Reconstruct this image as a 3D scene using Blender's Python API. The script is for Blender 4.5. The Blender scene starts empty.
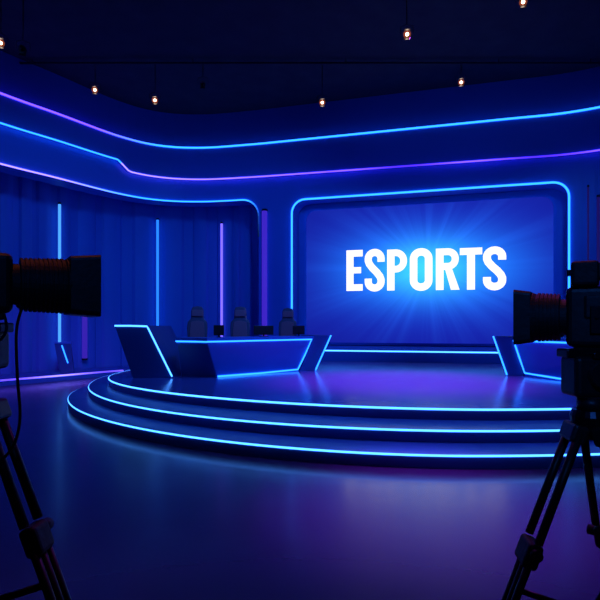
import bpy, bmesh, math, random
from mathutils import Vector, Matrix
random.seed(5)
C = bpy.context.scene.collection
sc = bpy.context.scene
PI = math.pi

# ------------------------------------------------------------------ materials
def mat(name, col, rough=0.5, metal=0.0, spec=0.5, noise=None, bump=0.0, emit=None, strength=0.0, coat=0.0):
    m = bpy.data.materials.new(name); m.use_nodes = True
    nt = m.node_tree; b = nt.nodes['Principled BSDF']
    b.inputs['Base Color'].default_value = (*col, 1)
    b.inputs['Roughness'].default_value = rough
    b.inputs['Metallic'].default_value = metal
    b.inputs['Specular IOR Level'].default_value = spec
    b.inputs['Coat Weight'].default_value = coat
    if noise:
        tc = nt.nodes.new('ShaderNodeTexCoord'); n = nt.nodes.new('ShaderNodeTexNoise')
        n.inputs['Scale'].default_value = noise; n.inputs['Detail'].default_value = 4
        nt.links.new(tc.outputs['Object'], n.inputs['Vector'])
        r = nt.nodes.new('ShaderNodeMapRange')
        r.inputs['To Min'].default_value = rough*0.8; r.inputs['To Max'].default_value = min(1, rough*1.25)
        nt.links.new(n.outputs['Fac'], r.inputs['Value']); nt.links.new(r.outputs['Result'], b.inputs['Roughness'])
        if bump:
            bp = nt.nodes.new('ShaderNodeBump'); bp.inputs['Strength'].default_value = bump; bp.inputs['Distance'].default_value = 0.01
            nt.links.new(n.outputs['Fac'], bp.inputs['Height']); nt.links.new(bp.outputs['Normal'], b.inputs['Normal'])
    if emit:
        b.inputs['Emission Color'].default_value = (*emit, 1); b.inputs['Emission Strength'].default_value = strength
    return m

def led_mat(name, strength):
    """LED strip: colour of every diode stored along the strip"""
    m = bpy.data.materials.new(name); m.use_nodes = True
    nt = m.node_tree; b = nt.nodes['Principled BSDF']
    a = nt.nodes.new('ShaderNodeVertexColor'); a.layer_name = 'led'
    b.inputs['Base Color'].default_value = (0.02, 0.02, 0.03, 1)
    nt.links.new(a.outputs['Color'], b.inputs['Emission Color'])
    b.inputs['Emission Strength'].default_value = strength
    return m

M = {}
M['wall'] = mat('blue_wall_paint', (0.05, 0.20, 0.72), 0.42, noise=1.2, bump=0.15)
M['band'] = mat('satin_wall_band', (0.05, 0.20, 0.72), 0.38, noise=1.5, bump=0.1)
M['recess'] = mat('fluted_recess_cloth', (0.05, 0.18, 0.62), 0.6, noise=2.0, bump=0.2)
M['ceil'] = mat('black_ceiling', (0.012, 0.014, 0.035), 0.8, noise=2.0)
M['upper'] = mat('wall_paint_shaded', (0.02, 0.09, 0.42), 0.6, noise=1.5)  # same wall paint, darkened to put the upward light falloff into the colour
M['dark'] = mat('dark_wall', (0.012, 0.014, 0.03), 0.8, noise=2.0)
M['deck'] = mat('polished_blue_deck', (0.15, 0.13, 0.45), 0.18, noise=3.0, bump=0.1, spec=0.7)
M['step'] = mat('blue_step_face', (0.03, 0.13, 0.46), 0.35, noise=3.0, bump=0.1)
M['desk'] = mat('blue_desk_lacquer', (0.04, 0.20, 0.70), 0.35, noise=3.0, bump=0.05)
M['deskdark'] = mat('navy_desk_lacquer', (0.02, 0.08, 0.30), 0.4, noise=3.0, bump=0.05)
M['led'] = led_mat('led_strip', 4.0)
M['tube'] = led_mat('wall_tube', 1.6)
M['black'] = mat('black_plastic', (0.012, 0.012, 0.016), 0.42, noise=40, bump=0.1)
M['rubber'] = mat('black_rubber', (0.01, 0.01, 0.012), 0.6, noise=60, bump=0.2)
M['grey'] = mat('dark_grey_metal', (0.03, 0.03, 0.04), 0.3, 0.8, noise=30)
M['glass'] = mat('lens_glass', (0.004, 0.004, 0.01), 0.03, spec=1.0, coat=1.0)
M['chair'] = mat('dark_chair_leather', (0.14, 0.07, 0.13), 0.5, noise=20, bump=0.2)
M['chairtrim'] = mat('maroon_chair_leather', (0.42, 0.10, 0.16), 0.5, noise=20, bump=0.2)
M['lamp'] = mat('warm_lamp_lens', (0.1, 0.08, 0.05), 0.3, emit=(1.0, 0.72, 0.55), strength=9)
M['halo'] = mat('orange_halo_glow', (0.3, 0.06, 0.03), 0.4, emit=(0.6, 0.12, 0.05), strength=0.5)  # emission imitates the orange halo around a lit lamp
M['text'] = mat('white_lettering', (0.1, 0.1, 0.1), 0.5, emit=(0.97, 0.95, 1.0), strength=1.25)

def floor_mat():
    # sealed concrete: soft sheen under a smoother sealer
    m = mat('polished_studio_floor', (0.042, 0.020, 0.085), 0.3, spec=0.4, coat=0.14)
    m.node_tree.nodes['Principled BSDF'].inputs['Coat Roughness'].default_value = 0.13
    nt = m.node_tree; b = nt.nodes['Principled BSDF']
    tc = nt.nodes.new('ShaderNodeTexCoord')
    n = nt.nodes.new('ShaderNodeTexNoise'); n.inputs['Scale'].default_value = 2.2; n.inputs['Detail'].default_value = 6
    n.inputs['Roughness'].default_value = 0.65
    nt.links.new(tc.outputs['Object'], n.inputs['Vector'])
    r = nt.nodes.new('ShaderNodeMapRange'); r.inputs['To Min'].default_value = 0.20; r.inputs['To Max'].default_value = 0.30
    nt.links.new(n.outputs['Fac'], r.inputs['Value']); nt.links.new(r.outputs['Result'], b.inputs['Roughness'])
    n2 = nt.nodes.new('ShaderNodeTexNoise'); n2.inputs['Scale'].default_value = 9; n2.inputs['Detail'].default_value = 3
    nt.links.new(tc.outputs['Object'], n2.inputs['Vector'])
    bp = nt.nodes.new('ShaderNodeBump'); bp.inputs['Strength'].default_value = 0.05; bp.inputs['Distance'].default_value = 0.01
    nt.links.new(n2.outputs['Fac'], bp.inputs['Height']); nt.links.new(bp.outputs['Normal'], b.inputs['Normal'])
    return m
M['floor'] = floor_mat()

def screen_mat(cx, cz):
    """the picture the video wall shows: blue field, bright cyan centre, light rays"""
    m = bpy.data.materials.new('video_wall_picture'); m.use_nodes = True
    nt = m.node_tree; b = nt.nodes['Principled BSDF']; L = nt.links.new
    b.inputs['Base Color'].default_value = (0.01, 0.01, 0.02, 1); b.inputs['Roughness'].default_value = 0.5; b.inputs['Specular IOR Level'].default_value = 0.1
    def math_(op, a, c=None, d=None):
        n = nt.nodes.new('ShaderNodeMath'); n.operation = op
        for i, v in enumerate((a, c, d)):
            if v is None: continue
            if isinstance(v, (int, float)): n.inputs[i].default_value = v
            else: L(v, n.inputs[i])
        return n.outputs[0]
    tc = nt.nodes.new('ShaderNodeTexCoord'); sp = nt.nodes.new('ShaderNodeSeparateXYZ'); L(tc.outputs['Object'], sp.inputs[0])
    x = math_('SUBTRACT', sp.outputs['X'], cx); z = math_('SUBTRACT', sp.outputs['Z'], cz)
    # core glow around the lettering
    ax = math_('POWER', math_('ABSOLUTE', math_('DIVIDE', x, 2.65)), 2.6)
    az = math_('POWER', math_('ABSOLUTE', math_('DIVIDE', z, 1.05)), 2.0)
    core = math_('EXPONENT', math_('MULTIPLY', math_('ADD', ax, az), -1.0))
    ax2 = math_('POWER', math_('DIVIDE', x, 3.6), 2.0); az2 = math_('POWER', math_('DIVIDE', z, 2.0), 2.0)
    wide = math_('EXPONENT', math_('MULTIPLY', math_('ADD', ax2, az2), -1.0))
    ax3 = math_('POWER', math_('DIVIDE', x, 1.3), 2.0); az3 = math_('POWER', math_('DIVIDE', z, 0.75), 2.0)
    hot = math_('EXPONENT', math_('MULTIPLY', math_('ADD', ax3, az3), -1.0))
    # rays
    ang = math_('ARCTAN2', z, x)
    cv = nt.nodes.new('ShaderNodeCombineXYZ')
    L(math_('MULTIPLY', math_('COSINE', ang), 5.5), cv.inputs[0]); L(math_('MULTIPLY', math_('SINE', ang), 5.5), cv.inputs[1])
    nz = nt.nodes.new('ShaderNodeTexNoise'); nz.inputs['Scale'].default_value = 1.4; nz.inputs['Detail'].default_value = 3
    L(cv.outputs[0], nz.inputs['Vector'])
    ray = nt.nodes.new('ShaderNodeMapRange'); ray.inputs['From Min'].default_value = 0.40; ray.inputs['From Max'].default_value = 0.78
    L(nz.outputs['Fac'], ray.inputs['Value'])
    rr = math_('MULTIPLY', ray.outputs[0], math_('MULTIPLY', wide, 0.55))
    def rgb(c): 
        n = nt.nodes.new('ShaderNodeRGB'); n.outputs[0].default_value = (*c, 1); return n.outputs[0]
    def addc(base, fac, col):
        n = nt.nodes.new('ShaderNodeMix'); n.data_type = 'RGBA'; n.blend_type = 'ADD'
        L(fac, n.inputs['Factor']); L(base, n.inputs['A']); L(rgb(col), n.inputs['B']); return n.outputs['Result']
    c = rgb((0.006, 0.011, 0.29))
    c = addc(c, wide, (0.006, 0.012, 0.36))
    c = addc(c, rr, (0.01, 0.09, 0.45))
    c = addc(c, core, (0.005, 0.24, 0.75))
    c = addc(c, hot, (0.04, 0.46, 0.3))
    L(c, b.inputs['Emission Color']); b.inputs['Emission Strength'].default_value = 1.0
    return m

CY = (0.13, 0.46, 1.0); CW = (0.26, 0.56, 1.0); PU = (0.34, 0.22, 1.0); VI = (0.13, 0.055, 0.5); PK = (0.45, 0.38, 1.0)

# ------------------------------------------------------------------ mesh helpers
def add_box(bm, c, d, rot=None, bevel=0.0, seg=2):
    r = bmesh.ops.create_cube(bm, size=1.0); vs = r['verts']
    mt = Matrix.Diagonal((*d, 1))
    if rot is not None: mt = rot.to_4x4() @ mt
    mt = Matrix.Translation(c) @ mt
    bmesh.ops.transform(bm, matrix=mt, verts=vs)
    if bevel:
        es = list({e for v in vs for e in v.link_edges})
        bmesh.ops.bevel(bm, geom=es, offset=bevel, segments=seg, affect='EDGES', profile=0.5)
def add_tube(bm, pts, rad, n=8, cols=None, cap=True):
    pts = [Vector(p) for p in pts]; rings = []
    up0 = None
    for i, p in enumerate(pts):
        a = pts[max(i-1, 0)]; b = pts[min(i+1, len(pts)-1)]; t = (b-a).normalized()
        if up0 is None:
            up0 = Vector((0, 0, 1)) if abs(t.z) < 0.9 else Vector((1, 0, 0))
        u = (up0 - t*up0.dot(t))
        if u.length < 1e-4: u = Vector((1, 0, 0)) - t*t.x
        u.normalize(); v = t.cross(u); up0 = u
        r = rad[i] if isinstance(rad, (list, tuple)) else rad
        rings.append([bm.verts.new(p + (u*math.cos(2*PI*k/n) + v*math.sin(2*PI*k/n))*r) for k in range(n)])
    lay = None
    if cols is not None:
        lay = bm.loops.layers.color.get('led') or bm.loops.layers.color.new('led')
    def paint(f, ci):
        for lp in f.loops: lp[lay] = (*ci, 1)
    for i in range(len(rings)-1):
        for k in range(n):
            f = bm.faces.new((rings[i][k], rings[i][(k+1) % n], rings[i+1][(k+1) % n], rings[i+1][k])); f.smooth = True
            if lay: paint(f, [s**(1/2.2) if False else s for s in cols[i]])
    if cap:
        for rg, ci in ((rings[0][::-1], 0), (rings[-1], -1)):
            f = bm.faces.new(rg)
            if lay: paint(f, cols[ci])
def add_lathe(bm, prof, axis_m, n=28):
    """prof: (along, radius) list; lathe about local X then axis_m"""
    rings = []
    for a, r in prof:
        if r < 1e-6: rings.append([bm.verts.new(axis_m @ Vector((a, 0, 0)))])
        else: rings.append([bm.verts.new(axis_m @ Vector((a, r*math.cos(2*PI*k/n), r*math.sin(2*PI*k/n)))) for k in range(n)])
    for i in range(len(rings)-1):
        A, B = rings[i], rings[i+1]
        for k in range(n):
            if len(A) == 1 and len(B) == 1: continue
            if len(A) == 1: bm.faces.new((A[0], B[k], B[(k+1) % n]))
            elif len(B) == 1: bm.faces.new((A[k], B[0], A[(k+1) % n]))
            else: bm.faces.new((A[k], B[k], B[(k+1) % n], A[(k+1) % n]))
def add_loft(bm, lo, hi):
    """solid between two polygons with equal vertex counts"""
    a = [bm.verts.new(p) for p in lo]; b = [bm.verts.new(p) for p in hi]; n = len(a)
    bm.faces.new(a[::-1]); bm.faces.new(b)
    for i in range(n): bm.faces.new((a[i], a[(i+1) % n], b[(i+1) % n], b[i]))
def add_prism(bm, pts2, z0, z1):
    add_loft(bm, [(x, y, z0) for x, y in pts2], [(x, y, z1) for x, y in pts2])
def obj(name, bm, m, parent=None, bevel=0.0, smooth=False):
    bmesh.ops.recalc_face_normals(bm, faces=bm.faces)
    me = bpy.data.meshes.new(name); bm.to_mesh(me); bm.free()
    o = bpy.data.objects.new(name, me); C.objects.link(o)
    me.materials.append(M[m] if isinstance(m, str) else m)
    if parent: o.parent = parent
    if smooth:
        for p in me.polygons: p.use_smooth = True
    if bevel:
        md = o.modifiers.new('edge_bevel', 'BEVEL'); md.width = bevel; md.segments = 3; md.limit_method = 'ANGLE'; md.angle_limit = 0.6
    return o
def tag(o, label, cat, group=None):
    o['label'] = label; o['category'] = cat
    if group: o['group'] = group
    return o
def thing(name, label, cat, loc=(0, 0, 0), rz=0, group=None):
    o = bpy.data.objects.new(name, None); C.objects.link(o); o.location = loc; o.rotation_euler = (0, 0, rz)
    o.empty_display_size = 0.2
    return tag(o, label, cat, group)
def struct(name, bm, m, **k):
    o = obj(name, bm, m, **k); o['kind'] = 'structure'; return o
def led(name, pts, r, cols, parent=None, m='led', n=8):
    bm = bmesh.new()
    if isinstance(cols, tuple): cols = [cols]*len(pts)
    add_tube(bm, pts, r, n, cols)
    return obj(name, bm, m, parent)
def lerp(a, b, t): return tuple(x+(y-x)*t for x, y in zip(a, b))

# ------------------------------------------------------------------ plan curve of the studio wall
WP = [(-12.5,4.6),(-11,7.4),(-9.3,10.2),(-7.56,13.11),(-6.75,14.3),(-5.63,16.0),(-4.6,16.85),(-3.27,17.08),(-1.6,16.78),(0,16.35),(2.98,15.52),(5.68,14.77),(7.35,14.28),(8.6,13.5),(10.2,12.0),(11.8,9.6),(12.8,7.0)]
W = []
for i in range(1, len(WP)-2):
    p0, p1, p2, p3 = WP[i-1:i+3]
    for k in range(24):
        t = k/24
        W.append([0.5*((2*p1[j])+(-p0[j]+p2[j])*t+(2*p0[j]-5*p1[j]+4*p2[j]-p3[j])*t*t+(-p0[j]+3*p1[j]-3*p2[j]+p3[j])*t**3) for j in (0, 1)])
SD = [0.0]
for a, b in zip(W, W[1:]): SD.append(SD[-1]+math.hypot(b[0]-a[0], b[1]-a[1]))
SMAX = SD[-1]
def wp(s, n=0.0, z=0.0):
    """point at length s along the wall, n metres into the room, height z"""
    s = min(max(s, 0), SMAX-1e-6)
    lo, hi = 0, len(SD)-1
    while hi-lo > 1:
        m = (lo+hi)//2
        if SD[m] <= s: lo = m
        else: hi = m
    t = (s-SD[lo])/(SD[lo+1]-SD[lo])
    x = W[lo][0]+(W[lo+1][0]-W[lo][0])*t; y = W[lo][1]+(W[lo+1][1]-W[lo][1])*t
    def tan(i):
        a = W[max(i-1, 0)]; b = W[min(i+1, len(W)-1)]; d = math.hypot(b[0]-a[0], b[1]-a[1]); return ((b[0]-a[0])/d, (b[1]-a[1])/d)
    t0, t1 = tan(lo), tan(lo+1); tx = t0[0]+(t1[0]-t0[0])*t; ty = t0[1]+(t1[1]-t0[1])*t; d = math.hypot(tx, ty)
    return Vector((x+ty/d*n, y-tx/d*n, z))
def frange(a, b, step):
    k = max(1, int(round((b-a)/step))); return [a+(b-a)*i/k for i in range(k+1)]
def sweep(bm, ss, prof):
    """prof(s) -> closed list of (n, z)"""
    rings = [[bm.verts.new(wp(s, n, z)) for n, z in prof(s)] for s in ss]
    k = len(rings[0])
    for a, b in zip(rings, rings[1:]):
        for i in range(k): bm.faces.new((a[i], a[(i+1) % k], b[(i+1) % k], b[i]))
    bm.faces.new(rings[0]); bm.faces.new(rings[-1][::-1])

ZA = 5.61; ZS = 5.50; Z1 = 7.35
def z2(s):
    if s < 10.12: return 6.60+0.005*(s-6)
    if s < 10.5: return 6.62-(s-10.12)/0.38*0.28
    return 6.34-(s-10.5)*0.0095
SA0, SA1 = 3.0, 14.84           # left alcove opening
SS0, SS1 = 15.95, 23.88         # screen opening
TH = 0.7

# ---- lower wall with the two portal openings
def arc(sc_, zc, r, a0, a1, k=8):
    return [(sc_+r*math.cos(a0+(a1-a0)*i/k), zc+r*math.sin(a0+(a1-a0)*i/k)) for i in range(k+1)]
R1, R2 = 0.55, 0.42
bd = [(s, 0.0) for s in frange(0, SA0, 0.4)]
bd += [(SA0, ZA-R1)] + arc(SA0+R1, ZA-R1, R1, PI, PI/2)[1:]
bd += [(s, ZA) for s in frange(SA0+R1, SA1-R1, 0.25)[1:]]
bd += arc(SA1-R1, ZA-R1, R1, PI/2, 0)[1:]
bd += [(SA1, 0.0)] + [(s, 0.0) for s in frange(SA1, SS0, 0.3)[1:]]
bd += [(SS0, ZS-R2)] + arc(SS0+R2, ZS-R2, R2, PI, PI/2)[1:]
bd += [(s, ZS) for s in frange(SS0+R2, SS1-R2, 0.3)[1:]]
bd += arc(SS1-R2, ZS-R2, R2, PI/2, 0)[1:]
bd += [(SS1, 0.0)] + [(s, 0.0) for s in frange(SS1, SMAX, 0.3)[1:]]
bm = bmesh.new()
TOP = 6.22
cols_ = [[bm.verts.new(wp(s, 0, z)), bm.verts.new(wp(s, -TH, z)), bm.verts.new(wp(s, -TH, TOP)), bm.verts.new(wp(s, 0, TOP))] for s, z in bd]
for (a, b, p, q) in zip(cols_, cols_[1:], bd, bd[1:]):
    bm.faces.new((a[0], b[0], b[1], a[1]))
    if abs(p[0]-q[0]) > 1e-5:
        bm.faces.new((a[0], a[3], b[3], b[0])); bm.faces.new((a[1], b[1], b[2], a[2])); bm.faces.new((a[3], a[2], b[2], b[3]))
bmesh.ops.remove_doubles(bm, verts=bm.verts, dist=1e-4)
struct('wall_back', bm, 'wall')
# ---- projecting band between the two long LED lines, and the wall above it
bm = bmesh.new(); sweep(bm, frange(0, SMAX, 0.12), lambda s: [(0.10, z2(s)), (0.10, Z1), (-TH, Z1), (-TH, 6.22), (0, 6.22), (0, z2(s))])
struct('trim_1', bm, 'band')
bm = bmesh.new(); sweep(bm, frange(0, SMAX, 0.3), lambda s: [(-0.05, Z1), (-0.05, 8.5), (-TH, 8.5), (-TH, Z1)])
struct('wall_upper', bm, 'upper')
# ---- recess behind the left alcove: fluted back wall, soffit and return
bm = bmesh.new()
def flute(s):
    p = (s % 0.62)/0.62
    return -1.75 + (0.07 if p < 0.62 else 0.0) + (0.05*math.cos((p-0.31)/0.31*PI/2) if p < 0.62 else 0)
ss = frange(0, SA1, 0.05)
sweep(bm, ss, lambda s: [(flute(s), 0.0), (flute(s), 6.0), (-1.95, 6.0), (-1.95, 0.0)])
struct('wall_recess', bm, 'recess')
bm = bmesh.new(); sweep(bm, frange(0, SA1+0.3, 0.3), lambda s: [(-TH, 5.9), (-TH, 6.05), (-1.95, 6.05), (-1.95, 5.9)])
struct('ceiling_recess', bm, 'wall')
bm = bmesh.new(); sweep(bm, frange(SA1, SA1+0.3, 0.15), lambda s: [(-TH, 0), (-TH, 5.9), (-1.95, 5.9), (-1.95, 0)])
struct('wall_return', bm, 'wall')
# ---- rest of the room
bm = bmesh.new(); add_box(bm, (0.5, 7.5, -0.05), (28, 25, 0.1)); struct('floor', bm, 'floor')
bm = bmesh.new(); add_box(bm, (0.5, 7.5, 8.55), (28, 25, 0.1)); struct('ceiling', bm, 'ceil')
bm = bmesh.new(); add_box(bm, (-11.15, 1.6, 4.25), (0.2, 12.0, 8.5)); struct('wall_left', bm, 'dark')
bm = bmesh.new(); add_box(bm, (11.95, 2.7, 4.25), (0.2, 14.2, 8.5)); struct('wall_right', bm, 'dark')
bm = bmesh.new(); add_box(bm, (0.4, -4.5, 4.25), (23.3, 0.2, 8.5)); struct('wall_front', bm, 'dark')

# ------------------------------------------------------------------ LED lines on the wall
def c1(s):
    t = min(max((s-9.3)/2.2, 0), 1); c = lerp(PU, CY, t)
    if s > 26: c = PU
    return c
def c2(s):
    if s < 10.1: return CY
    if s < 17: return lerp(PK, PU, (s-10)/7)
    return lerp(PU, (0.2, 0.1, 0.75), 0.5+0.5*math.sin(s*1.7))
def c3(s): return lerp(PK, CY, min(max((s-8.3)/2.5, 0), 1))
ss = frange(0, SMAX, 0.12)
tag(led('led_strip', [wp(s, 0.11, Z1) for s in ss], 0.028, [c1(s) for s in ss]), 'topmost long led line curving along the wall just under the dark ceiling', 'led strip', None)
tag(led('led_strip', [wp(s, 0.11, z2(s)) for s in ss], 0.022, [c2(s) for s in ss]), 'middle long led line with a small kink at left, cyan then purple', 'led strip', None)
ss = frange(SA0+R1, SA1-R1, 0.12)
path = [wp(s, 0.03, ZA) for s in ss] + [wp(s, 0.03, z) for s, z in arc(SA1-R1, ZA-R1, R1, PI/2, 0)[1:]] + [wp(SA1, 0.03, z) for z in (4.8, 4.6, 4.4)]
cl = [c3(s) for s in ss] + [lerp(CY, (0.02, 0.1, 0.3), i/7) for i in range(8)] + [(0.012, 0.07, 0.22), (0.008, 0.05, 0.15), (0.003, 0.02, 0.08)]
tag(led('led_strip', path, 0.022, cl), 'led line edging the left alcove opening, turning down at a rounded corner', 'led strip', None)
path = [wp(SS0, 0.03, z) for z in frange(0.8, ZS-R2, 0.4)] + [wp(s, 0.03, z) for s, z in arc(SS0+R2, ZS-R2, R2, PI, PI/2)[1:]]
path += [wp(s, 0.03, ZS) for s in frange(SS0+R2, SS1-R2, 0.4)[1:]] + [wp(s, 0.03, z) for s, z in arc(SS1-R2, ZS-R2, R2, PI/2, 0)[1:]]
path += [wp(SS1, 0.03, z) for z in frange(ZS-R2, 0.8, 0.4)[1:]]
tag(led('led_strip', path, 0.028, CY), 'cyan led line with rounded corners framing the opening around the big screen', 'led strip', None)
ss = frange(0.5, 10.35, 0.2)
# low platform in the alcove
bm = bmesh.new(); sweep(bm, frange(0.2, SA1-0.02, 0.2), lambda s: [(-0.02 if s > 3.1 else -0.9, 0.0), (-0.02 if s > 3.1 else -0.9, 0.15), (-1.59, 0.15), (-1.59, 0.0)])
pf = tag(obj('platform', bm, 'step'), 'low blue platform on the floor inside the left alcove', 'platform')
sc_s = frange(3.2, 10.35, 0.15)
led('led_strip', [wp(s, 0.0, 0.15) for s in sc_s], 0.022, [lerp(PK, VI, 0.3+0.3*math.sin(s*2.1)) for s in sc_s], pf)

# vertical tubes
def tube_light(s, n, za, zb, r, col, label, mt='tube'):
    t = thing('tube_light', label, 'light', wp(s, n, za), 0, 'vertical light tubes on the walls')
    led('glowing_tube', [(0, 0, 0.03), (0, 0, (zb-za)/2), (0, 0, zb-za-0.03)], r, col, t, mt, 12)
    for z in (0, zb-za):
        bm = bmesh.new(); add_tube(bm, [(0, 0, z-0.03), (0, 0, z+0.03)], r*1.15, 12); obj('end_cap', bm, 'grey', t)
    return t
tube_light(9.24, -1.52, 0.40, 5.32, 0.042, CW, 'cyan light tube rising behind the left studio camera lens')
tube_light(9.97, -1.52, 0.46, 3.2, 0.08, (0.17, 0.09, 0.55), 'short wide purple light tube just right of the camera lens hood, low on the wall')
tube_light(11.63, -1.52, 0.3, 5.30, 0.045, CY, 'thin cyan light tube above the tall left wing of the desk')
tube_light(13.15, -1.52, 0.3, 5.22, 0.042, PK, 'thin pale lilac light tube between the two left chairs')
tube_light(15.06, 0.10, 0.6, 5.22, 0.085, (0.19, 0.10, 0.62), 'wide violet light tube on the pillar beside the screen opening')
tube_light(24.34, 0.04, 0.6, 5.3, 0.022, lerp(VI, (0, 0, 0), .5), 'faint thin violet tube right of the screen frame, nearer to the frame')
tube_light(24.58, 0.05, 0.6, 5.0, 0.035, lerp(VI, (0, 0, 0), .45), 'faint violet tube right of the screen frame, nearest the photo edge')

# ------------------------------------------------------------------ screen
A = wp(16.13, -0.69); B = wp(23.66, -0.69)
ang = math.atan2(B.y-A.y, B.x-A.x); wid = (B-A).length
scr = thing('video_screen', 'huge blue video screen showing ESPORTS in the wall opening', 'screen', (A.x, A.y, 0.92), ang)
def rrect(x0, z0, x1, z1, r, k=8):
    out = []
    for cx, cz, a in ((x1-r, z0+r, -PI/2), (x1-r, z1-r, 0), (x0+r, z1-r, PI/2), (x0+r, z0+r, PI)):
        out += [(cx+r*math.cos(a+PI/2*i/k), cz+r*math.sin(a+PI/2*i/k)) for i in range(k+1)]
    return out
HH = 4.45
outp = rrect(0.0, 0, wid, HH, 0.38)
bm = bmesh.new(); add_loft(bm, [(x, 0.10, z) for x, z in outp], [(x, 0.03, z) for x, z in outp])
obj('screen_housing', bm, 'wall', scr)
inp = rrect(0.10, 0.08, wid-0.10, HH-0.08, 0.32)
sx = lambda s: (s-16.13)*wid/(23.66-16.13)
bm = bmesh.new(); add_loft(bm, [(x, 0.03, z) for x, z in inp], [(x, 0.012, z) for x, z in inp])
obj('display_panel', bm, screen_mat(sx(20.05), 3.29-0.92), scr)
# lettering
def poly(bm, pts, y0=0.012, y1=-0.006):
    add_loft(bm, [(x, y0, z) for x, z in pts], [(x, y1, z) for x, z in pts])
def stroke(bm, pts, w):
    """thick polyline of constant width with square ends"""
    L, R = [], []
    for i, p in enumerate(pts):
        a = pts[max(i-1, 0)]; b = pts[min(i+1, len(pts)-1)]
        d = math.hypot(b[0]-a[0], b[1]-a[1]); nx, nz = -(b[1]-a[1])/d*w/2, (b[0]-a[0])/d*w/2
        L.append((p[0]+nx, p[1]+nz)); R.append((p[0]-nx, p[1]-nz))
    for y, rev in ((-0.006, 0), (0.012, 1)):
        lv = [bm.verts.new((x, y, z)) for x, z in L]; rv = [bm.verts.new((x, y, z)) for x, z in R]
        for i in range(len(pts)-1): bm.faces.new((lv[i], lv[i+1], rv[i+1], rv[i]))
        if y < 0: fl, fr = lv, rv
        else:
            for i in range(len(pts)-1):
                bm.faces.new((fl[i], fl[i+1], lv[i+1], lv[i])); bm.faces.new((fr[i], fr[i+1], rv[i+1], rv[i]))
def ell(cx, cz, rx, rz, a0, a1, k=14):
    return [(cx+rx*math.cos(a0+(a1-a0)*i/k), cz+rz*math.sin(a0+(a1-a0)*i/k)) for i in range(k+1)]
def ring(bm, x0, x1, z0, z1, w, r):
    """closed rounded stem-width loop (the O)"""
    h = w/2; r -= h
    pts = rrect(x0+h, z0+h, x1-h, z1-h, r); pts.append(pts[0]); pts.append(pts[1]); stroke(bm, pts, w)
ZB, ZT = 2.63-0.92, 3.95-0.92
def letter(ch, a, b, k):
    a, b = 17.551+(a-17.551)*0.984, 17.551+(b-17.551)*0.984
    bm = bmesh.new(); a, b = sx(a), sx(b); w = 0.228; h = 0.205; zb = ZB+.025-0.006*k; zt = ZT-0.014*k; zm = (zb+zt)/2; W_ = b-a
    if ch == 'E':
        poly(bm, [(a, zb), (b, zb), (b, zb+h), (a+w, zb+h), (a+w, zm-h*.45), (b-.05, zm-h*.45), (b-.05, zm+h*.5), (a+w, zm+h*.5), (a+w, zt-h), (b, zt-h), (b, zt), (a, zt)])
    if ch == 'T':
        m = (a+b)/2; poly(bm, [(m-w/2, zb), (m+w/2, zb), (m+w/2, zt-h), (b, zt-h), (b, zt), (a, zt), (a, zt-h), (m-w/2, zt-h)])
    if ch == 'O': ring(bm, a, b, zb-.02, zt+.02, w, W_*0.48)
    if ch in 'PR':
        poly(bm, [(a, zb), (a+w, zb), (a+w, zt), (a, zt)])
        zl = zm-.08 if ch == 'P' else zm-.02; r = (zt-zl-h)/2; r = min(r, W_-w*.5-.1)
        xc = b-w/2-r*.95
        pts = [(a+w-.01, zt-h/2), (xc-.04, zt-h/2)] + ell(xc, zt-h/2-r*.95, r*.95, r*.95, PI/2, 0, 8) + ell(xc, zl+h/2+r*.95, r*.95, r*.95, 0, -PI/2, 8) + [(xc-.04, zl+h/2), (a+w-.01, zl+h/2)]
        q = [pts[0]]
        for p in pts[1:]:
            if math.hypot(p[0]-q[-1][0], p[1]-q[-1][1]) > 0.012: q.append(p)
        stroke(bm, q, h)
        if ch == 'R': poly(bm, [(b-w*1.05, zb), (b+.01, zb), (a+w+.22, zl+h*.5), (a+w+.02, zl+h*.5)])
    if ch == 'S':
        hx = (W_-w)/2; cx = (a+b)/2; o = .02; rt = (zt-zb+2*o-h)/4*0.93
        zt_, zb_ = zt+o-h/2, zb-o+h/2
        ctrl = [(cx+hx, zt_-rt*1.15), (cx+hx, zt_-rt*.75)] + ell(cx, zt_-rt*.75, hx, rt*.75, 0, PI, 12)[1:]
        ctrl += [(cx-hx, zt_-rt*1.0), (cx-hx*.82, zt_-rt*1.38), (cx-hx*.35, zm+rt*.28), (cx+hx*.35, zm-rt*.28), (cx+hx*.82, zb_+rt*1.38), (cx+hx, zb_+rt*1.0)]
        ctrl += ell(cx, zb_+rt*.75, hx, rt*.75, 0, -PI, 12) + [(cx-hx, zb_+rt*1.15)]
        stroke(bm, ctrl, w*0.98)
    obj('letter', bm, 'text', scr)
for k, (ch, a, b) in enumerate((('E', 17.551, 18.075), ('S', 18.139, 18.776), ('P', 18.854, 19.48), ('O', 19.556, 20.242), ('R', 20.343, 21.03), ('T', 21.05, 21.695), ('S', 21.715, 22.374))):
    letter(ch, a, b, k)
# wall that closes the screen opening + ledge below
bm = bmesh.new(); sweep(bm, frange(SS0-0.1, SS1+0.1, 0.5), lambda s: [(-0.82, 0), (-0.82, 5.9), (-0.95, 5.9), (-0.95, 0)])
struct('wall_screen', bm, 'wall')
bm = bmesh.new(); sweep(bm, frange(SS0+0.01, SS1-0.01, 0.4), lambda s: [(0.0, 0.45), (0.0, 0.77), (-0.35, 0.90), (-0.69, 0.90), (-0.69, 0.45)])
lg = tag(obj('screen_plinth', bm, 'desk'), 'low blue plinth with cyan line under the big screen', 'plinth')
ss = frange(SS0+0.02, SS1-0.02, 0.3)
led('led_strip', [wp(s, 0.0, 0.77) for s in ss], 0.02, CW, lg)

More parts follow.
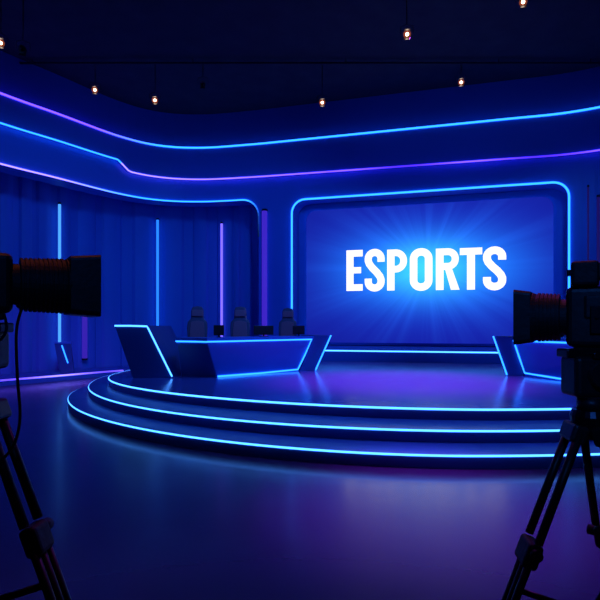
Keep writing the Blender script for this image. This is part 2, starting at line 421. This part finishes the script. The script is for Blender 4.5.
# ------------------------------------------------------------------ stage
def nearest_n(x, y):
    best = 1e9; bi = 0
    for i in range(0, len(W), 2):
        d = (W[i][0]-x)**2+(W[i][1]-y)**2
        if d < best: best, bi = d, i
    i = min(max(bi, 1), len(W)-2); tx, ty = W[i+1][0]-W[i-1][0], W[i+1][1]-W[i-1][1]; d = math.hypot(tx, ty)
    return ((x-W[i][0])*ty - (y-W[i][1])*tx)/d, SD[i]
stage = thing('round_stage', 'wide round three-step stage edged with cyan light lines', 'stage', (2.6, 13, 0))
def stage_outline(cx, cy, aL, aR, b, p):
    arcp = []
    for i in range(0, 301):
        th = PI*0.55+(2*PI*0.5+PI*0.90)*i/300
        c, q = math.cos(th), math.sin(th)
        a, e = (aL, p) if c < 0 else (aR, 2.0)
        bb = b if q < 0 else b*2.2
        if c >= 0 and q < 0: e = 2.0
        x = cx+a*math.copysign(abs(c)**(2/e), c); y = cy+bb*math.copysign(abs(q)**(2/(e if q < 0 else 2.6)), q)
        arcp.append((x, y))
    ok = [nearest_n(x, y)[0] > 0.03 for x, y in arcp]
    mid = min(range(len(arcp)), key=lambda i: arcp[i][1])
    i0 = mid
    while i0 > 0 and ok[i0-1]: i0 -= 1
    i1 = mid
    while i1 < len(arcp)-1 and ok[i1+1]: i1 += 1
    arcp = arcp[i0:i1+1]
    s0 = nearest_n(*arcp[0])[1]; s1 = nearest_n(*arcp[-1])[1]
    back = [tuple(wp(s, 0.02)[:2]) for s in frange(s1, s0, 0.4)[1:-1]] if s1 > s0 else []
    back = [tuple(wp(s, 0.02)[:2]) for s in [s1-(s1-s0)*k/60 for k in range(1, 60)]]
    return arcp, back
for (z0, z1, cx, cy, aL, aR, b, p, r) in ((0.0, 0.15, 1.84, 12.12, 6.74, 8.9, 6.63, 1.86, .012), (0.15, 0.30, 2.17, 13.06, 6.93, 8.3, 7.01, 1.98, .0125), (0.30, 0.45, 2.41, 11.74, 6.57, 7.7, 5.06, 1.78, .014)):
    ap, bk = stage_outline(cx, cy, aL, aR, b, p)
    pl = [(x-2.6, y-13) for x, y in ap+bk]
    bm = bmesh.new(); add_prism(bm, pl, z0, z1)
    st = obj('step', bm, 'deck' if z1 > .4 else 'step', stage)
    bm = bmesh.new()
    # projecting nosing that carries the LED line
    led('led_strip', [(x-2.6, y-13, z1-0.012) for x, y in ap], r, CW, st)

# ------------------------------------------------------------------ desks
def V(x, y, z): return Vector((x, y, z))
d1 = thing('presenter_desk', 'long angular blue desk on the left of the stage with a tall slanted end wing', 'desk', (-1.3, 11.5, 0.45), 0)
def sh(pts, o=(-1.3, 11.5, 0.45)): return [Vector(p)-Vector(o) for p in pts]
ZD = 0.452
# body: two-facet front that leans in towards the floor
bm = bmesh.new()
lo = [(-2.55, 11.21, ZD), (-1.72, 10.85, ZD), (-0.05, 12.40, ZD), (-0.62, 13.0, ZD), (-2.1, 11.5, ZD), (-2.55, 11.6, ZD)]
hi = [(-2.55, 10.75, 1.215), (-1.86, 10.45, 1.215), (0.29, 12.50, 1.215), (-0.38, 13.0, 1.215), (-2.15, 11.25, 1.215), (-2.55, 11.5, 1.215)]
add_loft(bm, sh(lo), sh(hi)); obj('desk_body', bm, 'desk', d1)
# dark sheet standing for the shade on the unlit left facet
bm = bmesh.new()
q = [Vector(p) for p in ((-2.53, 11.19, 0.47), (-1.74, 10.845, 0.47), (-1.86, 10.472, 1.17), (-2.53, 10.765, 1.17))]
nrm = Vector((-0.37, -0.80, -0.47)).normalized()*0.02
add_loft(bm, sh([p for p in q]), sh([p+nrm for p in q])); obj('facet_shade', bm, 'deskdark', d1)
bm = bmesh.new()
top = [(-2.57, 10.73), (-1.86, 10.41), (0.33, 12.50), (-0.36, 13.04), (-2.15, 11.30), (-2.57, 11.54)]
add_loft(bm, sh([(x, y, 1.217) for x, y in top]), sh([(x, y, 1.28) for x, y in top])); obj('desktop', bm, 'desk', d1)
g = Vector((0, -0.02, 0))
led('led_strip', sh([V(-2.56, 10.73, 1.205), V(-2.2, 10.57, 1.205), V(-1.86, 10.42, 1.205), V(-.8, 11.43, 1.205), V(0.28, 12.46, 1.205), V(.12, 12.41, .84), V(-0.05, 12.375, 0.49), V(-.88, 11.60, .47), V(-1.71, 10.835, 0.47)]), 0.017, CY, d1)
# right end slab
bm = bmesh.new()
add_loft(bm, sh([(0.0, 12.42, ZD), (0.36, 12.42, ZD), (0.12, 13.15, ZD), (-.25, 13.15, ZD)]), sh([(0.35, 12.50, 1.30), (0.74, 12.58, 1.30), (.45, 13.3, 1.30), (.05, 13.2, 1.30)]))
obj('end_panel', bm, 'deskdark', d1)
led('led_strip', sh([(0.75, 12.57, 1.30), (0.37, 12.41, 0.47)]), 0.017, CY, d1)
# tall left wing
bm = bmesh.new()
fr = [(-3.44, ZD), (-2.63, ZD), (-3.14, 1.53), (-3.81, 1.53)]
add_loft(bm, sh([(x, 10.70, z) for x, z in fr]), sh([(x+.05, 12.45, z) for x, z in fr])); obj('wing_panel', bm, 'deskdark', d1)
led('led_strip', sh([(-3.81, 10.69, 1.525), (-3.5, 10.69, 1.525), (-3.15, 10.69, 1.515), (-3.12, 10.69, 1.47), (-2.63, 10.69, 0.48)]), 0.017, CW, d1)

o2 = (5.3, 10.2, 0.45)
d2 = thing('presenter_desk', 'angular blue desk on the right of the stage, mostly hidden behind the right camera', 'desk', o2, 0)
bm = bmesh.new()
add_loft(bm, sh([(4.80, 11.1, ZD), (5.55, 8.8, ZD), (6.35, 9.05, ZD), (5.6, 11.4, ZD)], o2), sh([(4.62, 11.2, 1.215), (5.35, 8.6, 1.215), (6.35, 8.9, 1.215), (5.6, 11.4, 1.215)], o2)); obj('desk_body', bm, 'desk', d2)
bm = bmesh.new()
add_loft(bm, sh([(4.60, 11.22, 1.217), (5.33, 8.56, 1.217), (6.4, 8.86, 1.217), (5.62, 11.44, 1.217)], o2), sh([(4.60, 11.22, 1.28), (5.33, 8.56, 1.28), (6.4, 8.86, 1.28), (5.62, 11.44, 1.28)], o2)); obj('desktop', bm, 'desk', d2)
led('led_strip', sh([(5.33, 8.6, 1.205), (4.95, 9.95, 1.205), (4.60, 11.2, 1.205), (4.70, 11.14, .84), (4.79, 11.08, 0.52), (5.15, 9.94, .48), (5.54, 8.79, 0.48)], o2), 0.017, CY, d2)
bm = bmesh.new()
add_loft(bm, sh([(4.45, 11.2, ZD), (4.79, 11.14, ZD), (5.5, 11.45, ZD), (5.1, 11.75, ZD)], o2), sh([(4.22, 11.35, 1.30), (4.60, 11.23, 1.30), (5.5, 11.46, 1.30), (5.0, 11.75, 1.30)], o2)); obj('end_panel', bm, 'deskdark', d2)
led('led_strip', sh([(4.21, 11.33, 1.30), (4.45, 11.18, 0.47)], o2), 0.017, CY, d2)

# small lectern in the alcove
p = wp(8.85, -0.62, 0.152)
lt = thing('lectern', 'small blue lectern with a slanted cyan edge on the low left platform', 'lectern', p, 0.35); lt.scale = (.8, .8, 1)
bm = bmesh.new()
add_loft(bm, [(-.16, -.22, 0), (.30, -.22, 0), (.30, .22, 0), (-.16, .22, 0)], [(-.34, -.25, .86), (.18, -.25, .86), (.18, .25, .86), (-.34, .25, .86)]); obj('pedestal', bm, 'deskdark', lt)
bm = bmesh.new(); add_loft(bm, [(-.36, -.27, .862), (.20, -.27, .862), (.20, .27, .862), (-.36, .27, .862)], [(-.36, -.27, .90), (.20, -.27, .92), (.20, .27, .92), (-.36, .27, .90)]); obj('sloped_top', bm, 'desk', lt)
led('led_strip', [(-.10, -.275, .82), (.10, -.24, 0.30)], 0.018, CY, lt)

# ------------------------------------------------------------------ chairs
def make_chair():
    t = thing('gaming_chair', '', 'chair', (0, 0, 0), 0, 'gaming chairs behind the left desk')
    def slab(name, prof, y, th, m, parent, tilt=0.0, subs=0):
        bm = bmesh.new()
        add_loft(bm, [(x, y-th/2-(z-.5)*tilt*-1, z) for x, z in prof], [(x, y+th/2-(z-.5)*tilt*-1, z) for x, z in prof])
        return obj(name, bm, m, parent, bevel=min(th*.3, .03))
    back = [(-.20, .52), (.20, .52), (.235, .75), (.25, 1.0), (.235, 1.14), (.155, 1.22), (.15, 1.42), (.12, 1.50), (0, 1.52), (-.12, 1.50), (-.15, 1.42), (-.155, 1.22), (-.235, 1.14), (-.25, 1.0), (-.235, .75)]
    bk = slab('backrest', back, .25, .09, 'chair', t, .10)
    slab('head_pillow', [(-.13, 1.27), (.13, 1.27), (.14, 1.33), (.13, 1.43), (-.13, 1.43), (-.14, 1.33)], .19, .06, 'chairtrim', t, .10)
    slab('back_cushion', [(-.17, .62), (.17, .62), (.18, .9), (.16, 1.14), (0, 1.17), (-.16, 1.14), (-.18, .9)], .195, .04, 'chairtrim', t, .10)
    bm = bmesh.new(); add_box(bm, (0, -.02, .50), (.52, .52, .11), bevel=.035, seg=3); obj('seat', bm, 'chair', t)
    for s in (-1, 1):
        bm = bmesh.new(); add_tube(bm, [(s*.24, .02, .46), (s*.32, .02, .47), (s*.32, .02, .70)], .018, 8)
        a = obj('armrest', bm, 'grey', t)
        bm = bmesh.new(); add_box(bm, (s*.32, -.02, .72), (.085, .27, .035), bevel=.012); obj('arm_pad', bm, 'rubber', a)
    bm = bmesh.new(); add_tube(bm, [(0, 0, .10), (0, 0, .28), (0, 0, .285), (0, 0, .45)], [.032, .032, .022, .022], 12); obj('gas_lift', bm, 'grey', t)
    for k in range(5):
        a = 2*PI*k/5+.3; c, s = math.cos(a), math.sin(a)
        bm = bmesh.new(); add_tube(bm, [(c*.02, s*.02, .14), (c*.16, s*.16, .12), (c*.31, s*.31, .085)], [.028, .022, .016], 8); l = obj('leg', bm, 'grey', t)
        bm = bmesh.new(); add_lathe(bm, [(-.02, 0), (-.02, .026), (-.012, .03), (.012, .03), (.02, .026), (.02, 0)], Matrix.Translation((c*.31, s*.31, .031)) @ Matrix.Rotation(a+PI/2, 4, 'Z'), 14); obj('caster', bm, 'rubber', l)
    return t
def copy_tree(o, parent=None):
    c = o.copy(); C.objects.link(c)
    if parent: c.parent = parent
    for ch in list(o.children): copy_tree(ch, c)
    return c
ch0 = make_chair()
for i, (x, y, rz, lb) in enumerate(((-2.50, 12.55, .12, 'dark gaming chair behind the left desk, nearest the tall slanted wing'), (-1.50, 12.75, .0, 'dark gaming chair behind the left desk, middle one of the three'), (-.36, 13.75, -.1, 'dark gaming chair behind the left desk, nearest the screen'))):
    c = ch0 if i == 0 else copy_tree(ch0)
    c.location = (x, y, .452); c.rotation_euler = (0, 0, rz); c.scale = (1.0, 1.0, 1.03); c['label'] = lb

# monitors on the desk (seen from behind)
def monitor(x, y, rz, w, h, lb):
    t = thing('desk_monitor', lb, 'monitor', (x, y, 1.281), rz, 'monitors on the left desk')
    bm = bmesh.new(); add_box(bm, (0, 0, .006), (w*.45, .14, .012), bevel=.003); obj('base', bm, 'grey', t)
    bm = bmesh.new(); add_box(bm, (0, .0, .055), (.035, .02, .09), bevel=.003); obj('stand', bm, 'grey', t)
    bm = bmesh.new(); add_box(bm, (0, .012, .04+h/2), (w, .022, h), bevel=.006); sh_ = obj('shell', bm, 'black', t)
    bm = bmesh.new(); add_box(bm, (0, .0245, .04+h/2), (w-.02, .002, h-.02)); obj('display', bm, 'glass', sh_)
monitor(-.83, 11.88, .25, .46, .21, 'wide black monitor in the middle of the left desk')
monitor(-1.72, 11.02, .15, .22, .22, 'small black monitor on the left desk between two chairs')
monitor(-.03, 12.52, .3, .30, .21, 'black monitor at the right end of the left desk')

# ------------------------------------------------------------------ ceiling pipes and lights
for y, z, lb in ((13.6, 8.4, 'black ceiling pipe nearer the back wall carrying stage lights'), (10.8, 8.4, 'black ceiling pipe nearer the viewer carrying stage lights')):
    bm = bmesh.new(); add_tube(bm, [(-8.6, y, z), (8.2, y, z)], .03, 10)
    t = tag(obj('lighting_pipe', bm, 'ceil'), lb, 'pipe', 'lighting pipes')
    for x in (-7, -2.8, 1.2, 5.2, 7.6):
        bm = bmesh.new(); add_tube(bm, [(x, y, z), (x, y, 8.5)], .012, 6); obj('hanger', bm, 'ceil', t)
def stage_light(x, y, z, on, lb, aim=None):
    t = thing('stage_light', lb, 'stage light', (x, y, z), 0, 'stage lights under the ceiling')
    d = (Vector(aim or (x*.3, 0, 1.5))-Vector((x, y, z))).normalized()
    mt = d.to_track_quat('X', 'Z').to_matrix().to_4x4() @ Matrix.Scale(0.62, 4)
    bm = bmesh.new(); add_lathe(bm, [(-.20, 0), (-.20, .07), (-.16, .09), (.05, .095), (.06, .115), (.12, .115), (.12, .10), (.10, .095)], mt, 20); obj('housing', bm, 'black', t, smooth=False)
    bm = bmesh.new(); add_lathe(bm, [(.125, .125), (.102, .055)], mt, 20); obj('halo_ring', bm, 'halo' if on else 'black', t)  # added ring, glows as the halo when the lamp is lit
    bm = bmesh.new(); add_lathe(bm, [(.098, .0601), (.108, .04), (.112, 0)], mt, 20); obj('lens', bm, 'lamp' if on else 'glass', t)
    for sgn in (-1, 1):
        bm = bmesh.new(); add_box(bm, mt @ Vector((.20, 0, sgn*.13)), (.16, .2, .004), rot=(mt @ Matrix.Rotation(-sgn*.35, 4, 'Y')).to_3x3()); obj('barn_door', bm, 'black', t)
    bm = bmesh.new(); s = .13; zz = 8.36-z
    side = (mt @ Vector((0, 1, 0))).normalized()
    add_tube(bm, [side*s+Vector((0, 0, 0)), side*s+Vector((0, 0, .16)), Vector((0, 0, .2)), -side*s+Vector((0, 0, .16)), -side*s], .008, 6)
    if zz > .22: add_tube(bm, [(0, 0, .2), (0, 0, zz)], .012, 8)
    obj('yoke', bm, 'grey', t)
    return t
LS = [(-6.21, 10.8, 7.40, 1, 'lit stage light cut by the left edge of the photo'),
      (-5.36, 13.6, 7.70, 1, 'lit stage light, dimmer one above the left alcove'),
      (-3.79, 13.6, 7.43, 1, 'lit stage light, bright one right of the left alcove light'),
      (0.58, 13.6, 7.37, 1, 'lit stage light hanging above the left edge of the screen'),
      (2.22, 10.8, 7.58, 1, 'lit stage light hanging high above the middle of the screen'),
      (4.21, 13.6, 7.90, 1, 'lit stage light with orange glow above the right half of the screen'),
      (4.55, 10.62, 8.14, 1, 'lit stage light at the very top of the photo'),
      (-2.54, 13.6, 7.85, 0, 'unlit stage light between the lit ones, facing down'),
      (-5.75, 10.8, 7.25, 0, 'unlit stage light beside the one at the left photo edge')]
for x, y, z, on, lb in LS: stage_light(x, y, z, on, lb)

# ------------------------------------------------------------------ studio cameras
def make_camera(loc, rz, zax, hood, barrel, label, vf=True, flip=1, hx=.07, bh=.17):
    """lens along local +x; zax = lens axis height; origin on the tripod plate"""
    bx, by, bz = loc
    t = thing('studio_camera', label, 'camera', loc, rz)
    h = zax-bz
    bm = bmesh.new(); add_box(bm, (-.05, 0, h), (.28, .125, bh), bevel=.018, seg=3)
    add_box(bm, (-.07, 0, h+.03), (.22, .135, .08), bevel=.01); add_box(bm, (-.03, 0, h-.09), (.20, .09, .03), bevel=.006)
    obj('body', bm, 'black', t)
    bm = bmesh.new(); add_box(bm, (-.235, 0, h-.005), (.07, .10, .15), bevel=.012, seg=3); obj('battery', bm, 'rubber', t)
    bm = bmesh.new(); add_box(bm, (-.06, -.07*flip, h-.01), (.16, .008, .09), bevel=.003)
    for k in range(5): add_tube(bm, [(-.12+k*.03, -.074*flip, h+.0), (-.12+k*.03, -.08*flip, h+.0)], .007, 10)
    obj('control_panel', bm, 'grey', t)
    bm = bmesh.new(); add_tube(bm, [(hx, 0, h+.08), (hx-.01, 0, h+.145), (hx-.05, 0, h+.165), (-.12, 0, h+.165), (-.16, 0, h+.14), (-.165, 0, h+.08)], .013, 10); obj('carry_handle', bm, 'rubber', t)
    if vf:
        bm = bmesh.new(); add_box(bm, (.035, -.03*flip, h+.138), (.08, .11, .08), bevel=.012, seg=3); add_box(bm, (-.02, -.03*flip, h+.145), (.05, .085, .055), bevel=.01)
        v = obj('viewfinder', bm, 'rubber', t)
        bm = bmesh.new(); add_box(bm, (.082, -.03*flip, h+.145), (.012, .04, .02), bevel=.004); obj('tally_lamp', bm, 'black', v)
    # lens
    x0 = .088
    bm = bmesh.new(); prof = [(x0, 0), (x0, .060), (x0+.02, .060), (x0+.022, .079)]
    x = x0+.022; n = max(4, int((barrel-.03)/.012)); 
    for k in range(n):
        rr = .079+.006*k/n
        prof += [(x, rr), (x+.007, rr), (x+.008, rr-.004), (x+.0115, rr-.004)]; x += .012
    xe = x0+barrel
    prof += [(xe-.004, .084), (xe+.004, .084), (xe+.004, 0)]
    R = Matrix.Translation((0, 0, h))
    add_lathe(bm, prof, R, 36); lens = obj('lens_barrel', bm, 'rubber', t)
    bm = bmesh.new(); add_box(bm, (x0+barrel*.45, .065*flip, h-.02), (barrel*.7, .05, .10), bevel=.015, seg=3); obj('zoom_grip', bm, 'black', lens)
    # matte box / hood: hollow rectangular shade
    bm = bmesh.new(); xa, xb = xe, xe+hood
    def rr_(x, w, hh, r=.014):
        return [(x, y, z+h) for y, z in rrect(-w, -hh, w, hh, r, 3)]
    a = [bm.verts.new(p) for p in rr_(xa, .083, .086)]; b = [bm.verts.new(p) for p in rr_(xb, .095, .0935)]
    c = [bm.verts.new(p) for p in rr_(xb, .090, .0885)]; d = [bm.verts.new(p) for p in rr_(xa+.012, .072, .075)]
    k = len(a)
    for u, v in ((a, b), (b, c), (c, d)):
        for i in range(k): bm.faces.new((u[i], u[(i+1) % k], v[(i+1) % k], v[i]))
    bm.faces.new(a[::-1]); bm.faces.new(d)
    hd = obj('lens_hood', bm, 'black', lens)
    bm = bmesh.new(); add_lathe(bm, [(xe+.014, .066), (xe+.022, .045), (xe+.026, 0)], R, 28); obj('front_glass', bm, 'glass', lens)
    return t

def make_tripod(x, y, ztop, zplate, az0, lab, tube_sp=.075, drop=.32):
    """zplate = underside of the camera; ztop = height of the bowl where legs fan out"""
    t = thing('camera_tripod', lab, 'tripod', (x, y, 0), 0)
    bm = bmesh.new()
    add_lathe(bm, [(ztop-.06, 0), (ztop-.06, .035), (ztop-.03, .055), (ztop+.01, .062), (ztop+.03, .055), (ztop+.03, 0)], Matrix.Rotation(-PI/2, 4, 'Y') @ Matrix.Diagonal((1, 1, 1, 1)), 24)
    bowl = obj('bowl', bm, 'grey', t)
    bm = bmesh.new()
    add_tube(bm, [(0, 0, ztop+.03), (0, 0, ztop+.07)], .042, 20)
    zc = (ztop+.07+zplate)/2; hh = zplate-ztop-.10
    add_box(bm, (0, 0, zc-.01), (.15, .11, hh), bevel=.015, seg=3)
    add_tube(bm, [(0, -.085, zc), (0, .085, zc)], .042, 20)
    obj('fluid_head', bm, 'black', t)
    bm = bmesh.new(); add_box(bm, (0, 0, zplate-.016), (.19, .075, .028), bevel=.005); add_box(bm, (0, -.05, zplate-.022), (.05, .03, .02), bevel=.004); obj('camera_plate', bm, 'grey', t)
    bm = bmesh.new(); sg = 1 if x > 0 else -1
    add_tube(bm, [(sg*.05, -.06, zc-.01), (sg*.16, -.10, zc-.05), (sg*.40, -.16, zc-.16)], [.009, .009, .009], 8)
    obj('pan_handle', bm, 'grey', t)
    zl = ztop-.04; tilt = math.tan(math.radians(19.5))
    feet = []
    for k, off in enumerate((0, 132, -132)):
        a = az0+math.radians(off); c, s = math.cos(a), math.sin(a); u = Vector((-s, c, 0)); r = Vector((c, s, 0))
        def P(z, off=0.0): return r*(.05+(zl-z)*tilt)+Vector((0, 0, z))+r*off
        zk = zl-drop; zk2 = .52 
        # paired tubes seen side by side
        dirn = (r*1.0)
        lg = None
        bm = bmesh.new()
        for q in (-1, 1):
            add_tube(bm, [P(zl)+u*q*tube_sp/2*.9+r*q*.0, P(zk)+u*q*tube_sp/2], .0135, 10)
        lg = obj('leg', bm, 'black', t)
        bm = bmesh.new(); rot = Matrix(((r.x, u.x, 0), (r.y, u.y, 0), (0, 0, 1))) @ Matrix.Rotation(-math.radians(19.5), 3, 'Y')
        add_box(bm, P(zl-.005), (.05, .11, .06), rot=rot, bevel=.01); obj('leg_bracket', bm, 'black', lg)
        bm = bmesh.new(); add_box(bm, P(zk-.045), (.05, tube_sp+.012, .085), rot=rot, bevel=.014, seg=3)
        add_tube(bm, [P(zk-.03)+u*.04, P(zk-.03)+u*.075], .018, 12); obj('leg_clamp', bm, 'rubber', lg)
        bm = bmesh.new()
        for q in (-1, 0, 1): add_tube(bm, [P(zk-.05)+u*q*.034, P(zk2-.1)+u*q*.034], .0125, 10)
        obj('middle_stage', bm, 'black', lg)
        bm = bmesh.new(); add_box(bm, P(zk2-.12), (.05, .085, .08), rot=rot, bevel=.012); obj('leg_clamp', bm, 'rubber', lg)
        bm = bmesh.new(); add_tube(bm, [P(zk2-.12), P(.03)], .014, 10); obj('lower_stage', bm, 'grey', lg)
        bm = bmesh.new(); add_tube(bm, [P(.045), P(.02), P(.0)+Vector((0, 0, .0))], [.02, .03, .032], 12); obj('foot', bm, 'rubber', lg)
        # spreader arm
        bm = bmesh.new(); add_tube(bm, [P(zk-.17), r*.02+Vector((0, 0, zk-.235))], .011, 8); obj('spreader_arm', bm, 'grey', t)
    bm = bmesh.new(); add_tube(bm, [(0, 0, zk-.26), (0, 0, zk-.21)], .03, 14); obj('spreader_hub', bm, 'grey', t)
    return t
# left one: lens points right
make_camera((-.920, 1.476, 1.515), math.radians(32), 1.625, .082, .15, 'black studio camera on the left of the photo, lens pointing right', vf=False, hx=-.03)
make_tripod(-.925, 1.475, 1.305, 1.5145, math.radians(0), 'black tripod at the left edge under the left camera')
# right one: lens points left
make_camera((.974, 1.702, 1.432), math.radians(150), 1.533, .05, .107, 'black studio camera on the right of the photo, lens pointing left', flip=-1, bh=.195)
make_tripod(.950, 1.70, 1.20, 1.4315, math.radians(173), 'black tripod at the right edge under the right camera', tube_sp=.095, drop=.36)

# cables under the left camera
def bez(P, k=30):
    out = []
    Q = [P[0]]+P+[P[-1]]
    for i in range(1, len(Q)-2):
        for j in range(k):
            t = j/k; out.append(tuple(0.5*((2*Q[i][a])+(-Q[i-1][a]+Q[i+1][a])*t+(2*Q[i-1][a]-5*Q[i][a]+4*Q[i+1][a]-Q[i+2][a])*t*t+(-Q[i-1][a]+3*Q[i][a]-3*Q[i+1][a]+Q[i+2][a])*t**3) for a in range(3)))
    out.append(P[-1]); return out
for pts, lb in (([(-.85, 1.48, 1.56), (-.818, 1.45, 1.50), (-.83, 1.44, 1.465), (-.86, 1.43, 1.46), (-.90, 1.43, 1.49), (-.93, 1.43, 1.56)], 'short black cable looping under the left camera'),
                ([(-.80, 1.50, 1.56), (-.785, 1.44, 1.49), (-.777, 1.43, 1.36), (-.77, 1.43, 1.25), (-.79, 1.43, 1.17), (-.83, 1.41, 1.12), (-.88, 1.38, 1.06), (-.93, 1.37, .6), (-1.0, 1.35, .02)], 'long black cable hanging from the left camera down past its tripod leg')):
    bm = bmesh.new(); add_tube(bm, bez([tuple(p) for p in pts], 10), .0042, 8); tag(obj('camera_cable', bm, 'rubber', smooth=True), lb, 'cable', 'cables of the left camera')

# ------------------------------------------------------------------ unseen lamps: inferred rig lamps and added fills
def lamp(kind, name, loc, aim, col, power, size=0.5, angle=60, blend=0.8):
    l = bpy.data.lights.new(name, kind); l.color = col; l.energy = power
    if kind == 'AREA': l.size = size
    if kind == 'SPOT': l.spot_size = math.radians(angle); l.spot_blend = blend; l.shadow_soft_size = size
    o = bpy.data.objects.new(name, l); C.objects.link(o); o.location = loc
    o.rotation_euler = (Vector(aim)-Vector(loc)).to_track_quat('-Z', 'Y').to_euler()
    return o
BL = (0.03, 0.20, 1.0); PUR = (0.55, 0.06, 1.0)
lamp('SPOT', 'blue_fill_left', (-3, 6, 7.0), (-7.5, 15.5, 1.8), BL, 1100, .4, 62, 1)  # added fill, extra blue glow on the left wall
lamp('SPOT', 'blue_fill_mid', (1, 7, 7.0), (-2, 17, 2), BL, 1100, .4, 62, 1)  # added fill, extra blue glow on the middle of the wall
lamp('SPOT', 'blue_fill_right', (5, 7, 7.0), (8, 14, 2), BL, 500, .4, 60, 1)  # added fill for the wall at right
lamp('SPOT', 'blue_fill_stage', (1, 9, 8.0), (0.5, 9.5, .4), BL, 900, .4, 100, 1)  # added fill to lift the blue on the stage
lamp('SPOT', 'blue_fill_desk', (1.5, 5.5, 6.5), (-1.2, 11.2, .8), BL, 500, .4, 40, 1)  # added fill to lift the left desk front
lamp('SPOT', 'purple_floor_wash', (2, 6.5, 7.5), (1.6, 3.6, 0), PUR, 330, .4, 70, 1)
lamp('SPOT', 'purple_floor_reflection', (1.5, 6, 7.5), (1.15, 4.4, 0), PUR, 3600, .3, 26, 1)  # added lamp standing in for the tinted screen reflection on the floor
lamp('SPOT', 'purple_deck_reflection', (2.6, 11, 7.8), (2.0, 10.2, .4), PUR, 4500, .4, 46, 1)  # added lamp imitating the purple reflection on the deck
lamp('SPOT', 'purple_left_wash', (-5, 9, 7.5), (-6.5, 14, .2), PUR, 800, .4, 50, 1)
lamp('SPOT', 'warm_backlight', (-1.2, 2.6, 4.5), (-.75, 1.55, 1.6), (1.0, .18, .06), 30, .1, 30)
lamp('SPOT', 'warm_backlight', (1.3, 2.6, 4.5), (.85, 1.75, 1.5), (1.0, .18, .06), 30, .1, 30)

lamp('SPOT', 'blue_fill_band', (3, 6, 4.0), (4.5, 15.3, 6.4), BL, 280, .4, 60, 1)  # added to brighten the right part of the upper band
lamp('SPOT', 'blue_fill_band', (-2, 6, 4.0), (-4, 16.5, 6.4), BL, 220, .4, 55, 1)  # added to brighten the left part of the upper band
lamp('SPOT', 'blue_fill', (-.3, -1.8, 3.4), (.95, 1.7, 1.5), BL, 130, .3, 18, 1)  # added fill so the right camera body shows blue
lamp('SPOT', 'blue_fill', (.3, -1.8, 3.4), (-.75, 1.6, 1.6), BL, 50, .3, 16, 1)  # weaker added fill for the left camera
w = bpy.data.worlds.new('studio_dark'); sc.world = w; w.use_nodes = True
w.node_tree.nodes['Background'].inputs['Color'].default_value = (0.0, 0.002, 0.01, 1)
w.node_tree.nodes['Background'].inputs['Strength'].default_value = 0.3

# ------------------------------------------------------------------ camera
cd = bpy.data.cameras.new('view'); cam = bpy.data.objects.new('view', cd); C.objects.link(cam)
cam.location = (0, 0, 1.5); cam.rotation_euler = (PI/2, 0, 0)
cd.sensor_width = 36; cd.lens = 36*520/600; cd.shift_y = 27/600; cd.clip_end = 100
sc.camera = cam
vs = sc.view_settings
vs.view_transform = 'Standard'; vs.look = 'None'; vs.gamma = 1; vs.use_curve_mapping = False; vs.exposure = 0.0
